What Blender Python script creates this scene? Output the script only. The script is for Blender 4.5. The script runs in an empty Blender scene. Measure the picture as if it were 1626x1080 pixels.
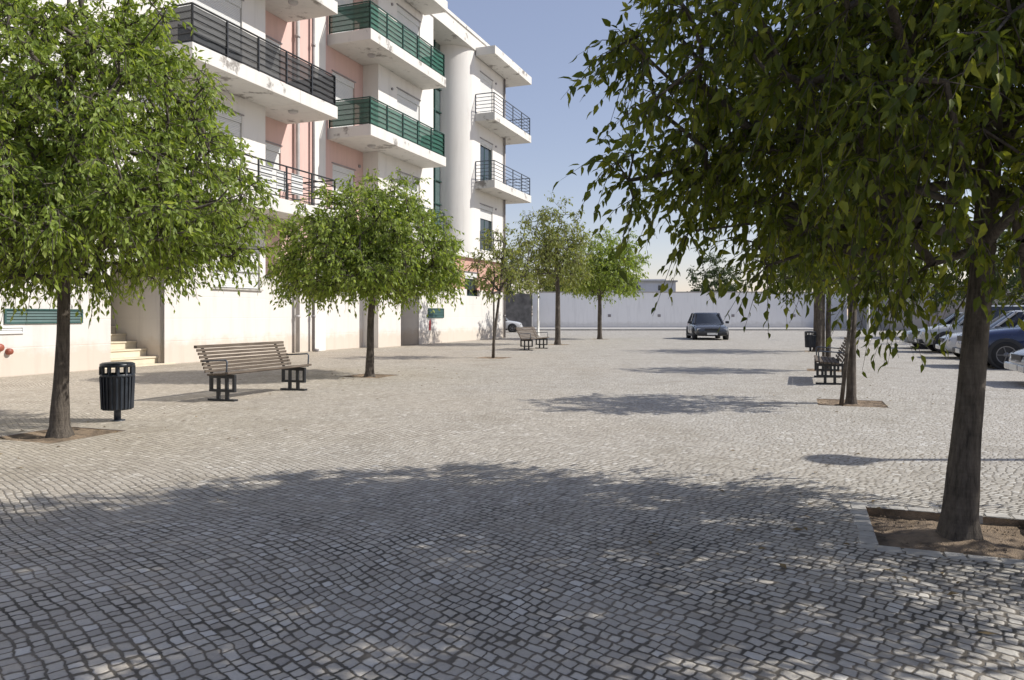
import bpy, math, random
import numpy as np
from mathutils import Vector, noise as mnoise

R = math.radians
scene = bpy.context.scene
COL = scene.collection

# ------------------------------------------------------------------ frame
FOOT = 15.5                                   # metres from the photographer to the facade plane
D = np.array([math.sin(R(20.77)), math.cos(R(20.77))])      # along the facade, away
N = np.array([D[1], -D[0]])                                 # out of the facade, over the plaza
def W(u, v=0.0):                              # facade frame -> world xy
    p = u * D + (v - FOOT) * N
    return float(p[0]), float(p[1])
ROT = math.atan2(D[1], D[0])                  # rotation whose local x runs along the facade
SUN_EL = 40.0

# ------------------------------------------------------------------ materials
MATS = {}
def new_mat(name):
    m = bpy.data.materials.new(name); m.use_nodes = True
    nt = m.node_tree
    b = nt.nodes['Principled BSDF']
    MATS[name] = m
    return m, nt, b
def N_(nt, t, **kw):
    n = nt.nodes.new(t)
    for k, v in kw.items():
        if k.startswith('_'): setattr(n, k[1:], v)
        else: n.inputs[k.replace('__', ' ')].default_value = v
    return n
def L_(nt, a, b): nt.links.new(a, b)
def ramp(nt, fac, stops):
    r = nt.nodes.new('ShaderNodeValToRGB'); e = r.color_ramp.elements
    while len(e) < len(stops): e.new(0.5)
    for i, (p, c) in enumerate(stops):
        e[i].position = p; e[i].color = (*c, 1) if len(c) == 3 else c
    L_(nt, fac, r.inputs[0]); return r.outputs[0]
def mathn(nt, op, a, b=None, clamp=False):
    n = nt.nodes.new('ShaderNodeMath'); n.operation = op; n.use_clamp = clamp
    for i, x in enumerate((a, b)):
        if x is None: continue
        if isinstance(x, (int, float)): n.inputs[i].default_value = x
        else: L_(nt, x, n.inputs[i])
    return n.outputs[0]
def mixc(nt, fac, a, b, mode='MIX'):
    n = nt.nodes.new('ShaderNodeMix'); n.data_type = 'RGBA'; n.blend_type = mode
    for sock, x in ((n.inputs[0], fac), (n.inputs[6], a), (n.inputs[7], b)):
        if isinstance(x, (int, float)): sock.default_value = x
        elif isinstance(x, tuple): sock.default_value = (*x, 1) if len(x) == 3 else x
        else: L_(nt, x, sock)
    return n.outputs[2]
def gpos(nt):
    return nt.nodes.new('ShaderNodeNewGeometry').outputs['Position']
def noise(nt, vec, scale, detail=4, rough=.55):
    n = N_(nt, 'ShaderNodeTexNoise', Scale=scale, Detail=detail, Roughness=rough)
    L_(nt, vec, n.inputs['Vector']); return n.outputs['Fac']
def bump(nt, b, h, strength=.3, dist=.01):
    n = N_(nt, 'ShaderNodeBump', Strength=strength, Distance=dist)
    L_(nt, h, n.inputs['Height']); L_(nt, n.outputs[0], b.inputs['Normal'])

def nt_sep(nt, c):
    n = nt.nodes.new('ShaderNodeSeparateColor'); L_(nt, c, n.inputs[0]); return n.outputs[1]

def simple(name, col, rough=.6, var=.12, scale=6, bstr=.15, metal=0, bdist=.004):
    m, nt, b = new_mat(name)
    p = gpos(nt); f = noise(nt, p, scale)
    lo = tuple(c * (1 - var) for c in col); hi = tuple(min(1, c * (1 + var)) for c in col)
    L_(nt, ramp(nt, f, [(.3, lo), (.7, hi)]), b.inputs['Base Color'])
    b.inputs['Roughness'].default_value = rough; b.inputs['Metallic'].default_value = metal
    if bstr: bump(nt, b, noise(nt, p, scale * 14), bstr, bdist)
    return m

def stucco(name, col, dirt=(.55, .45, .33), base_dirt=True, joints=False, blotch=0):
    m, nt, b = new_mat(name)
    p = gpos(nt)
    sp = nt.nodes.new('ShaderNodeSeparateXYZ'); L_(nt, p, sp.inputs[0])
    st = nt.nodes.new('ShaderNodeMapping'); st.inputs['Scale'].default_value = (2.2, 2.2, .22)
    L_(nt, p, st.inputs[0])
    streak = noise(nt, st.outputs[0], 1.6, 5, .65)
    big = noise(nt, p, .45, 4)
    fac = mathn(nt, 'MULTIPLY', ramp(nt, streak, [(.5, (0, 0, 0)), (.78, (1, 1, 1))]), .42)
    c = mixc(nt, fac, tuple(col), tuple(x * .66 for x in col))
    c = mixc(nt, mathn(nt, 'MULTIPLY', big, .16), c, tuple(x * .8 for x in dirt))
    if base_dirt:      # splash-back dirt with a ragged top on the lowest half metre
        h = mathn(nt, 'ADD', sp.outputs[2], mathn(nt, 'MULTIPLY', noise(nt, p, 2.3, 6, .7), -.9))
        f2 = ramp(nt, h, [(-.0, (1, 1, 1)), (.28, (0, 0, 0))])
        c = mixc(nt, mathn(nt, 'MULTIPLY', f2, .38), c, dirt)
    if blotch:         # patches of black mould and flaked paint
        bl = ramp(nt, noise(nt, p, 1.1, 6, .7), [(.57, (0, 0, 0)), (.64, (1, 1, 1))])
        c = mixc(nt, mathn(nt, 'MULTIPLY', bl, blotch), c, (.10, .08, .065))
    L_(nt, c, b.inputs['Base Color'])
    b.inputs['Roughness'].default_value = .85
    hgt = noise(nt, p, 60, 3)
    if joints:
        w = mathn(nt, 'PINGPONG', sp.outputs[2], .30)
        w = ramp(nt, w, [(.0, (0, 0, 0)), (.02, (1, 1, 1))])
        hgt = mathn(nt, 'ADD', mathn(nt, 'MULTIPLY', hgt, .25), mathn(nt, 'MULTIPLY', w, 2.5))
    bump(nt, b, hgt, .35, .004)
    return m

M_white = stucco('white_render', (.74, .715, .68), base_dirt=False)
M_plinth = stucco('plinth_render', (.70, .675, .64), dirt=(.5, .36, .22), joints=True)
M_pink = stucco('pink_render', (.66, .455, .405), dirt=(.5, .33, .28), base_dirt=False)
M_slab = stucco('balcony_render', (.70, .675, .63), dirt=(.2, .19, .16), base_dirt=False, blotch=.7)
M_soffit = stucco('soffit_paint', (.66, .63, .58), dirt=(.4, .36, .3), base_dirt=False)
M_farwall = stucco('far_wall_paint', (.86, .85, .84), dirt=(.5, .48, .45))
M_stone = simple('rough_stone', (.13, .125, .12), .9, .35, 2.2, .8, bdist=.03)
M_step = simple('limestone_step', (.66, .58, .44), .7, .12, 3, .2)
M_black = simple('black_iron', (.018, .019, .021), .45, .3, 8, .1)
M_railgrey = simple('grey_blue_rail', (.06, .075, .1), .4, .2, 8, .05)
M_greenmetal = simple('dark_green_rail', (.008, .05, .035), .45, .3, 6, .05)
M_greenlouvre = simple('green_louvre', (.032, .085, .078), .45, .15, 4, .05)
M_frame = simple('dark_green_frame', (.02, .06, .05), .35, .2, 4, 0)
M_pvc = simple('white_frame', (.7, .7, .68), .4, .05, 4, 0)
M_pipe = simple('grey_pipe', (.42, .40, .39), .5, .18, 2, .05)
M_pipedark = simple('taupe_pipe', (.24, .22, .22), .5, .18, 2, .05)
M_lampwhite = simple('lamp_white', (.62, .60, .54), .4, .12, 3, .05)
M_lampyellow = simple('lamp_globe', (.62, .60, .22), .3, .08, 3, 0)
M_red = simple('red_cap', (.30, .085, .05), .5, .2, 8, .1)
M_redpaint = simple('red_mark', (.5, .08, .07), .8, .2, 20, 0)
def bark_mat():
    m, nt, b = new_mat('bark')
    p = gpos(nt)
    mp = nt.nodes.new('ShaderNodeMapping'); mp.inputs['Scale'].default_value = (1, 1, .16); L_(nt, p, mp.inputs[0])
    ver = noise(nt, mp.outputs[0], 34, 6, .7)                      # upright fissures
    mp2 = nt.nodes.new('ShaderNodeMapping'); mp2.inputs['Scale'].default_value = (.35, .35, 3.2); L_(nt, p, mp2.inputs[0])
    hor = noise(nt, mp2.outputs[0], 11, 5, .7)                     # rings across the stem
    pat = noise(nt, p, 3.4, 5, .65)
    c = ramp(nt, ver, [(.32, (.035, .028, .022)), (.5, (.095, .078, .062)), (.72, (.155, .132, .108))])
    c = mixc(nt, 1.0, c, ramp(nt, hor, [(.35, (.84, .84, .84)), (.6, (1.05, 1.05, 1.05))]), 'MULTIPLY')
    c = mixc(nt, ramp(nt, pat, [(.56, (0, 0, 0)), (.68, (.6, .6, .6))]), c, (.24, .215, .18))
    L_(nt, c, b.inputs['Base Color']); b.inputs['Roughness'].default_value = .92
    h = mathn(nt, 'ADD', ver, mathn(nt, 'MULTIPLY', hor, .25))
    bump(nt, b, h, 1.0, .022); return m
M_bark = bark_mat()
M_soil = simple('soil', (.27, .20, .135), .95, .45, 9, 1.0, bdist=.02)
M_border = simple('border_stone', (.40, .38, .345), .8, .28, 7, .6)
M_tyre = simple('tyre', (.016, .016, .017), .8, .2, 8, .1)
M_rim = simple('rim', (.22, .22, .23), .3, .1, 8, 0, metal=.7)
M_chrome = simple('lamp_chrome', (.6, .6, .6), .12, .1, 5, 0, metal=.6)
M_plate = simple('number_plate', (.75, .75, .72), .4, .03, 5, 0)
M_orange = simple('indicator', (.6, .2, .03), .25, .05, 5, 0)
M_tail = simple('tail_lamp', (.35, .01, .01), .25, .05, 5, 0)
M_trim = simple('black_plastic', (.025, .025, .027), .5, .2, 8, .05)
M_bin = simple('bin_navy', (.022, .027, .036), .42, .35, 6, .15)
M_kerb = simple('kerb_stone', (.42, .40, .37), .85, .15, 3, .3)
M_housefar = stucco('far_house_paint', (.66, .67, .72), base_dirt=False)
M_grey = stucco('grey_render', (.30, .29, .28), base_dirt=False)
M_dark = simple('dark_interior', (.02, .02, .022), .8, .2, 3, 0)

def shutter_mat():
    m, nt, b = new_mat('roller_shutter')
    p = gpos(nt); sp = nt.nodes.new('ShaderNodeSeparateXYZ'); L_(nt, p, sp.inputs[0])
    b.inputs['Base Color'].default_value = (.70, .70, .68, 1)
    w = mathn(nt, 'PINGPONG', sp.outputs[2], .025)
    f = ramp(nt, w, [(.0, (.5, .5, .5)), (.008, (1, 1, 1))])
    c = mixc(nt, 1.0, (.72, .72, .70), f, 'MULTIPLY')
    c = mixc(nt, mathn(nt, 'MULTIPLY', noise(nt, p, 1.2), .25), c, (.5, .48, .44))
    L_(nt, c, b.inputs['Base Color'])
    b.inputs['Roughness'].default_value = .5
    bump(nt, b, w, .5, .6); return m
M_shutter = shutter_mat()

def glass_mat(name, col, rough=.06):
    m, nt, b = new_mat(name)
    p = gpos(nt)
    L_(nt, ramp(nt, noise(nt, p, .7), [(.35, tuple(c * .6 for c in col)), (.65, col)]), b.inputs['Base Color'])
    b.inputs['Roughness'].default_value = rough
    b.inputs['Specular IOR Level'].default_value = .8
    return m
M_glass = glass_mat('window_glass', (.03, .045, .05))
M_stairglass = glass_mat('stair_glass', (.10, .15, .145), .15)
M_carglass = glass_mat('car_glass', (.03, .036, .045), .04)

def screen_mat(name, col, cover):
    m, nt, b = new_mat(name)
    p = gpos(nt)
    L_(nt, ramp(nt, noise(nt, p, 1.5), [(.3, tuple(c * .7 for c in col)), (.7, tuple(c * 1.2 for c in col))]), b.inputs['Base Color'])
    b.inputs['Roughness'].default_value = .8
    b.inputs['Alpha'].default_value = cover
    return m
M_scr_black = screen_mat('black_shade_net', (.045, .046, .048), .9)
M_scr_green = screen_mat('green_shade_net', (.018, .11, .075), .88)

def car_paint(name, col):
    m, nt, b = new_mat(name)
    p = gpos(nt)
    f = noise(nt, p, 1.6, 5)
    L_(nt, ramp(nt, f, [(.3, tuple(c * .9 for c in col)), (.7, col)]), b.inputs['Base Color'])
    L_(nt, ramp(nt, noise(nt, p, 5, 5), [(.3, (.16,) * 3), (.7, (.34,) * 3)]), b.inputs['Roughness'])
    b.inputs['Coat Weight'].default_value = .7
    b.inputs['Coat Roughness'].default_value = .08
    return m

def wood_mat():
    m, nt, b = new_mat('weathered_wood')
    tc = nt.nodes.new('ShaderNodeTexCoord')
    mp = nt.nodes.new('ShaderNodeMapping'); mp.inputs['Scale'].default_value = (1.0, 14, 14)
    L_(nt, tc.outputs['Object'], mp.inputs[0])
    f = noise(nt, mp.outputs[0], 3.2, 6, .65)
    c = ramp(nt, f, [(.25, (.05, .036, .026)), (.5, (.115, .088, .065)), (.75, (.20, .168, .135))])
    L_(nt, c, b.inputs['Base Color']); b.inputs['Roughness'].default_value = .8
    bump(nt, b, f, .4, .004); return m
M_wood = wood_mat()

def leaf_mat(name, dark, mid, light, trans=.45, tcol=None):
    m, nt, b = new_mat(name)
    at = nt.nodes.new('ShaderNodeAttribute'); at.attribute_name = 'rnd'
    c = ramp(nt, at.outputs['Fac'], [(.0, dark), (.5, mid), (1, light)])
    L_(nt, c, b.inputs['Base Color']); b.inputs['Roughness'].default_value = .5
    b.inputs['Specular IOR Level'].default_value = .35
    tr = nt.nodes.new('ShaderNodeBsdfTranslucent')
    t = tcol or (1.5, 1.45, .55)
    L_(nt, mixc(nt, 1.0, c, t, 'MULTIPLY'), tr.inputs[0])
    mx = nt.nodes.new('ShaderNodeMixShader'); mx.inputs[0].default_value = trans
    L_(nt, b.outputs[0], mx.inputs[1]); L_(nt, tr.outputs[0], mx.inputs[2])
    L_(nt, mx.outputs[0], nt.nodes['Material Output'].inputs[0])
    return m
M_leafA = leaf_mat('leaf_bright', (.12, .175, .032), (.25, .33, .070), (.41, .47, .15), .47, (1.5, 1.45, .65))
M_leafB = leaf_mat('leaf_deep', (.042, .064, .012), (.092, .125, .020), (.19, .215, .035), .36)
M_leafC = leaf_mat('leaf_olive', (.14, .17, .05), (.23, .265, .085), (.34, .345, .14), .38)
M_leafN = leaf_mat('leaf_near', (.045, .068, .012), (.115, .15, .022), (.24, .26, .045), .44, (1.6, 1.45, .45))  # yellow-olive leaves of the near tree
M_leafD = leaf_mat('leaf_far', (.035, .055, .025), (.06, .09, .035), (.1, .13, .05), .3)

def paving_mat():
    m, nt, b = new_mat('limestone_setts')
    p = gpos(nt)
    def vm(op, a, b_=None, sc=None):
        n = nt.nodes.new('ShaderNodeVectorMath'); n.operation = op
        for i, x in enumerate((a, b_)):
            if x is None: continue
            if isinstance(x, tuple): n.inputs[i].default_value = x
            else: L_(nt, x, n.inputs[i])
        if sc is not None: n.inputs['Scale'].default_value = sc
        return n.outputs[0]
    def nvec(scale, detail, vec=p):
        n = N_(nt, 'ShaderNodeTexNoise', Scale=scale, Detail=detail); L_(nt, vec, n.inputs['Vector'])
        return vm('SUBTRACT', n.outputs['Color'], (.5, .5, .5))
    # slow bending of the courses, then hand-laid wobble of every joint
    q = vm('ADD', p, vm('SCALE', nvec(.24, 1.0), sc=1.0))
    q = vm('ADD', q, vm('SCALE', nvec(4.2, 1.5), sc=.048))
    q = vm('ADD', q, vm('SCALE', nvec(21.0, 2.0), sc=.022))
    mp = nt.nodes.new('ShaderNodeMapping'); mp.inputs['Rotation'].default_value = (0, 0, R(56)); mp.inputs['Scale'].default_value = (1 / .062, 1 / .058, 1)
    mp.vector_type = 'POINT'
    rot = nt.nodes.new('ShaderNodeVectorRotate'); rot.rotation_type = 'Z_AXIS'; rot.inputs['Angle'].default_value = R(43); L_(nt, q, rot.inputs['Vector'])
    mp.inputs['Rotation'].default_value = (0, 0, 0); L_(nt, rot.outputs[0], mp.inputs[0])
    sx = nt.nodes.new('ShaderNodeSeparateXYZ'); L_(nt, mp.outputs[0], sx.inputs[0])
    x, y = sx.outputs[0], sx.outputs[1]
    row = mathn(nt, 'FLOOR', y)
    wn = nt.nodes.new('ShaderNodeTexWhiteNoise'); wn.noise_dimensions = '1D'; L_(nt, row, wn.inputs['W'])
    xr = mathn(nt, 'ADD', x, mathn(nt, 'MULTIPLY', wn.outputs['Value'], 13.0))
    cv = nt.nodes.new('ShaderNodeCombineXYZ'); L_(nt, xr, cv.inputs[0]); L_(nt, mathn(nt, 'MULTIPLY', row, 7.31), cv.inputs[1])
    wv = N_(nt, 'ShaderNodeTexNoise', Scale=.55, Detail=0.0); wv.noise_dimensions = '2D'; L_(nt, cv.outputs[0], wv.inputs['Vector'])
    xr = mathn(nt, 'ADD', xr, mathn(nt, 'MULTIPLY', wv.outputs['Fac'], 1.1))      # stones of unequal length
    col = mathn(nt, 'FLOOR', xr); fx = mathn(nt, 'FRACT', xr); fy = mathn(nt, 'FRACT', y)
    dx = mathn(nt, 'SUBTRACT', .5, mathn(nt, 'ABSOLUTE', mathn(nt, 'SUBTRACT', fx, .5)))
    dy = mathn(nt, 'SUBTRACT', .5, mathn(nt, 'ABSOLUTE', mathn(nt, 'SUBTRACT', fy, .5)))
    P_ = lambda v: mathn(nt, 'POWER', mathn(nt, 'MAXIMUM', v, .004), -2.2)
    d = mathn(nt, 'POWER', mathn(nt, 'ADD', P_(dx), P_(dy)), -1 / 2.2)             # rounded corners
    jw = mathn(nt, 'MULTIPLY', noise(nt, p, 3.1, 3), .085)                         # joint half width varies
    e = mathn(nt, 'SUBTRACT', d, jw)
    e0 = e
    spp = nt.nodes.new('ShaderNodeSeparateXYZ'); L_(nt, p, spp.inputs[0])
    # sandy joints with painted sunlight: lighter over the lit plaza, dark in near shade
    lit_sand = mathn(nt, 'ADD', mathn(nt, 'MULTIPLY', mathn(nt, 'SUBTRACT', spp.outputs[1], 4.3), .38), mathn(nt, 'MULTIPLY', mathn(nt, 'SUBTRACT', noise(nt, p, .5, 4), .5), 1.6))
    lit_sand = mathn(nt, 'ADD', lit_sand, 0, True)
    cid = nt.nodes.new('ShaderNodeCombineXYZ'); L_(nt, col, cid.inputs[0]); L_(nt, row, cid.inputs[1])
    w2 = nt.nodes.new('ShaderNodeTexWhiteNoise'); w2.noise_dimensions = '2D'; L_(nt, cid.outputs[0], w2.inputs['Vector'])
    rnd = w2.outputs['Value']
    e = mathn(nt, 'SUBTRACT', e, mathn(nt, 'MULTIPLY', mathn(nt, 'POWER', nt_sep(nt, w2.outputs['Color']), 3.0), .075))
    top = ramp(nt, mathn(nt, 'MULTIPLY', e, 1.0), [(.0, (0, 0, 0)), (.055, (1, 1, 1))])
    dome = ramp(nt, e, [(.0, (0, 0, 0)), (.10, (.8, .8, .8)), (.4, (1, 1, 1))])
    stone = ramp(nt, rnd, [(0, (.355, .33, .295)), (.15, (.43, .40, .355)), (.75, (.49, .46, .41)), (.93, (.535, .51, .465)), (1, (.63, .61, .57))])
    big = noise(nt, p, .16, 4, .6)
    sp = nt.nodes.new('ShaderNodeSeparateXYZ'); L_(nt, p, sp.inputs[0])
    side = mathn(nt, 'ADD', mathn(nt, 'MULTIPLY', sp.outputs[0], -.06), mathn(nt, 'MULTIPLY', big, 1.0))
    warm = ramp(nt, side, [(.30, (.98, .98, .98)), (.9, (1.02, .945, .85))])
    c = mixc(nt, 1.0, stone, warm, 'MULTIPLY')
    med = noise(nt, p, .9, 6, .68)
    c = mixc(nt, 1.0, c, ramp(nt, med, [(.28, (.76, .745, .71)), (.5, (1, 1, 1)), (.75, (1.05, 1.05, 1.04))]), 'MULTIPLY')
    fine = noise(nt, p, 70, 5, .7)
    c = mixc(nt, 1.0, c, ramp(nt, fine, [(.25, (.80, .80, .79)), (.7, (1.06, 1.06, 1.06))]), 'MULTIPLY')
    joint = ramp(nt, noise(nt, p, 1.7, 5, .65), [(.36, (.050, .046, .038)), (.55, (.14, .12, .095)), (.72, (.27, .235, .185))])
    joint = mixc(nt, mathn(nt, 'MULTIPLY', lit_sand, .8), joint, (.30, .265, .215))
    c = mixc(nt, top, joint, c)
    L_(nt, c, b.inputs['Base Color'])
    L_(nt, ramp(nt, fine, [(.3, (.6,) * 3), (.7, (.85,) * 3)]), b.inputs['Roughness'])
    b.inputs['Specular IOR Level'].default_value = .3
    h = mathn(nt, 'MULTIPLY', dome, mathn(nt, 'SUBTRACT', 1.0, mathn(nt, 'MULTIPLY', lit_sand, .45)))
    h = mathn(nt, 'ADD', h, mathn(nt, 'MULTIPLY', noise(nt, p, 26, 4), .8))
    h = mathn(nt, 'ADD', h, mathn(nt, 'MULTIPLY', rnd, .7))
    bump(nt, b, h, .85, .009)
    return m
M_pave = paving_mat()

# ------------------------------------------------------------------ mesh helpers
class MB:
    def __init__(s): s.v = []; s.f = []; s.m = []; s.sm = []
    def add(s, vs, fs, mi=0, smooth=False):
        o = len(s.v); s.v += [tuple(map(float, x)) for x in vs]
        for f in fs: s.f.append(tuple(o + i for i in f)); s.m.append(mi); s.sm.append(smooth)
    def box(s, x0, x1, y0, y1, z0, z1, mi=0):
        s.add([(x0, y0, z0), (x1, y0, z0), (x1, y1, z0), (x0, y1, z0), (x0, y0, z1), (x1, y0, z1), (x1, y1, z1), (x0, y1, z1)],
              [(3, 2, 1, 0), (4, 5, 6, 7), (0, 1, 5, 4), (1, 2, 6, 5), (2, 3, 7, 6), (3, 0, 4, 7)], mi)
    def quad(s, a, b, c, d, mi=0): s.add([a, b, c, d], [(0, 1, 2, 3)], mi)
    def bar(s, a, b, w, h, mi=0):          # rectangular bar between two points
        a = Vector(a); b = Vector(b); d = (b - a).normalized()
        up = Vector((0, 0, 1)) if abs(d.z) < .95 else Vector((1, 0, 0))
        x = d.cross(up).normalized() * w / 2; y = x.cross(d).normalized() * h / 2
        s.add([a - x - y, a + x - y, a + x + y, a - x + y, b - x - y, b + x - y, b + x + y, b - x + y],
              [(0, 1, 2, 3), (7, 6, 5, 4), (0, 4, 5, 1), (1, 5, 6, 2), (2, 6, 7, 3), (3, 7, 4, 0)], mi)
    def tube(s, pts, rad, n=8, mi=0, caps=True, smooth=True):
        pts = [Vector(p) for p in pts]
        if not hasattr(rad, '__len__'): rad = [rad] * len(pts)
        vs = []; fs = []; prev = None
        for i, p in enumerate(pts):
            d = (pts[min(i + 1, len(pts) - 1)] - pts[max(i - 1, 0)])
            if d.length < 1e-7: d = Vector((0, 0, 1))
            d.normalize()
            if prev is None:
                up = Vector((0, 0, 1)) if abs(d.z) < .9 else Vector((1, 0, 0)); x = d.cross(up).normalized()
            else:
                x = prev - d * prev.dot(d)
                x = x.normalized() if x.length > 1e-6 else d.orthogonal().normalized()
            prev = x; y = d.cross(x)
            for k in range(n):
                a = 2 * math.pi * k / n; vs.append(p + (x * math.cos(a) + y * math.sin(a)) * rad[i])
        for i in range(len(pts) - 1):
            for k in range(n):
                k2 = (k + 1) % n; fs.append((i * n + k, i * n + k2, (i + 1) * n + k2, (i + 1) * n + k))
        s.add(vs, fs, mi, smooth)
        if caps:
            o = len(s.v) - len(vs)
            s.f.append(tuple(o + k for k in reversed(range(n)))); s.m.append(mi); s.sm.append(False)
            s.f.append(tuple(o + (len(pts) - 1) * n + k for k in range(n))); s.m.append(mi); s.sm.append(False)
    def lathe(s, prof, c=(0, 0, 0), n=24, mi=0, axis='z', smooth=True):
        vs = []; fs = []
        for r, h in prof:
            for k in range(n):
                a = 2 * math.pi * k / n; x, y = r * math.cos(a), r * math.sin(a)
                p = (x, y, h) if axis == 'z' else (x, h, y)
                vs.append((p[0] + c[0], p[1] + c[1], p[2] + c[2]))
        for i in range(len(prof) - 1):
            for k in range(n):
                k2 = (k + 1) % n; fs.append((i * n + k, i * n + k2, (i + 1) * n + k2, (i + 1) * n + k))
        s.add(vs, fs, mi, smooth)
    def prism(s, poly, z0, z1, mi=0):
        n = len(poly)
        vs = [(x, y, z0) for x, y in poly] + [(x, y, z1) for x, y in poly]
        fs = [tuple(reversed(range(n))), tuple(range(n, 2 * n))] + [(i, (i + 1) % n, n + (i + 1) % n, n + i) for i in range(n)]
        s.add(vs, fs, mi)
    def build(s, name, mats, parent=None, loc=None, rz=None, bevel=0):
        me = bpy.data.meshes.new(name); me.from_pydata(s.v, [], s.f); me.update()
        if not isinstance(mats, (list, tuple)): mats = [mats]
        for m in mats: me.materials.append(m)
        me.polygons.foreach_set('material_index', s.m); me.polygons.foreach_set('use_smooth', s.sm)
        o = bpy.data.objects.new(name, me); COL.objects.link(o)
        if parent: o.parent = parent
        if loc is not None: o.location = loc
        if rz is not None: o.rotation_euler = (0, 0, rz)
        if bevel:
            bm = o.modifiers.new('bevel', 'BEVEL'); bm.width = bevel; bm.segments = 2; bm.limit_method = 'ANGLE'
        return o

def tag(o, label=None, cat=None, group=None, kind=None):
    if label: o['label'] = label
    if cat: o['category'] = cat
    if group: o['group'] = group
    if kind: o['kind'] = kind
    return o
def thing(name, label, cat, loc=(0, 0, 0), rz=0, group=None):
    o = bpy.data.objects.new(name, None); COL.objects.link(o); o.location = loc; o.rotation_euler = (0, 0, rz)
    return tag(o, label, cat, group)
def copy_tree(o, parent=None):
    c = o.copy(); COL.objects.link(c); c.parent = parent
    for ch in [x for x in bpy.data.objects if x.parent == o]: copy_tree(ch, c)
    return c

# ------------------------------------------------------------------ trees' places (also the pits in the ground)
TREES = dict(near=(2.66, 4.52), left=(-4.92, 8.22), mid=(-3.03, 16.1), slim=(-.57, 22.9), olive=(2.0, 33.0), far=(4.7, 40.5),
             staked=(5.0, 11.15), twin=(7.4, 17.7), binside=(10.9, 26.9))
PIT = .46
def uvw(x, y): return x * D[0] + y * D[1], x * N[0] + y * N[1]
PITS = {k: uvw(*p) for k, p in TREES.items()}

# ground: one sheet out to the horizon, with the square openings of the tree pits
def ground():
    us = {-900., 1500., -20., 60., 10., 25., 40.}; ws = {-900., 900., -15., 0., 15., 30.}
    for u, w in PITS.values():
        us |= {round(u - PIT, 4), round(u + PIT, 4)}; ws |= {round(w - PIT, 4), round(w + PIT, 4)}
    us = sorted(us); ws = sorted(ws)
    idx = {}; vs = []; fs = []
    def vid(i, j):
        if (i, j) not in idx:
            idx[(i, j)] = len(vs); p = us[i] * D + ws[j] * N; vs.append((p[0], p[1], 0))
        return idx[(i, j)]
    for i in range(len(us) - 1):
        for j in range(len(ws) - 1):
            cu, cw = (us[i] + us[i + 1]) / 2, (ws[j] + ws[j + 1]) / 2
            if any(abs(cu - u) < PIT and abs(cw - w) < PIT for u, w in PITS.values()): continue
            fs.append((vid(i, j), vid(i, j + 1), vid(i + 1, j + 1), vid(i + 1, j)))
    mb = MB(); mb.add(vs, fs)
    me = mb.build('plaza_paving', M_pave)
    for p in me.data.polygons:
        if p.normal.z < 0: p.flip()
    tag(me, kind='structure')
ground()

PIT_LABEL = dict(near='square earth pit edged with pale stones around the thick leaning trunk',
                 left='earth patch around the trunk beside the near litter bin', mid='earth pit at the foot of the tree just right of the long wooden bench',
                 slim='reddish earth patch under the thin staked sapling near the building', olive='earth pit at the foot of the sparse olive tree behind the distant bench',
                 far='farthest earth pit, in front of the long pale wall', staked='brown earth pit around the staked tree in front of the right bench',
                 twin='earth pit hidden behind the right bench', binside='earth pit beside the distant litter bin')
def pit(key):
    x, y = TREES[key]; rng = random.Random(hash(key) % 1 + len(key) * 7)
    t = thing('tree_pit', PIT_LABEL[key], 'tree pit', (x, y, 0), ROT, 'square tree pits in the paving')
    m = MB(); n = 14; vs = []; fs = []
    for i in range(n + 1):
        for j in range(n + 1):
            a = -PIT + 2 * PIT * i / n; b = -PIT + 2 * PIT * j / n
            r = math.hypot(a, b)
            z = -.055 + .05 * math.exp(-(r / .22) ** 2) + rng.uniform(-.008, .008) + .018 * mnoise.noise(Vector((a * 5 + x, b * 5 + y, 0)))
            if key != 'near':
                k_ = max(abs(a), abs(b)) / PIT; z = z * (1 - k_ ** 3) - .012 * k_ ** 3
                if k_ > .99: z = -.006
            vs.append((a, b, z))
    for i in range(n):
        for j in range(n):
            q = i * (n + 1) + j; fs.append((q, q + n + 1, q + n + 2, q + 1))
    m.add(vs, fs, 0, True)
    for k in range(140):      # crumbs of earth and gravel
        a, b = rng.uniform(-PIT * .95, PIT * .95), rng.uniform(-PIT * .95, PIT * .95); r = rng.uniform(.004, .011); z = -.04 if key == 'near' else -.02
        m.add([(a - r, b, z), (a, b - r, z), (a + r, b, z), (a, b + r, z), (a + r * .2, b, z + r * .8)], [(0, 1, 4), (1, 2, 4), (2, 3, 4), (3, 0, 4)])
    q_ = PIT + .001
    for (a0, b0), (a1, b1) in (((-q_, -q_), (q_, -q_)), ((q_, -q_), (q_, q_)), ((q_, q_), (-q_, q_)), ((-q_, q_), (-q_, -q_))):
        m.quad((a0, b0, -.2), (a1, b1, -.2), (a1, b1, -.0015), (a0, b0, -.0015))
    m.build('soil', M_soil, t)
    e = MB()
    for side in range(4 if key == 'near' else 0):
        pos = -PIT - .09
        while pos < PIT - .0:
            ln = min(rng.uniform(.10, .2), PIT + .09 - pos); wd = (.10 if key == 'near' else .06) + rng.uniform(-.012, .012)
            top = .003 + rng.uniform(-.002, .003)
            a0, a1 = pos + .009, pos + ln - .009
            if a1 - a0 > .03:
                j = [rng.uniform(-.006, .006) for _ in range(4)]
                P = [(a0, PIT + .002 + j[0] * .3), (a1, PIT + .002 + j[1] * .3), (a1 + j[2], PIT + wd), (a0 + j[3], PIT + wd)]
                c, s_ = [(1, 0), (0, 1), (-1, 0), (0, -1)][side]
                Q = [(px * c - py * s_, px * s_ + py * c) for px, py in P]
                e.prism(Q, -.12, top)
            pos += ln
    if key == 'near': e.build('stone_edging', M_border, t, bevel=.004)
for k in TREES: pit(k)

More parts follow.
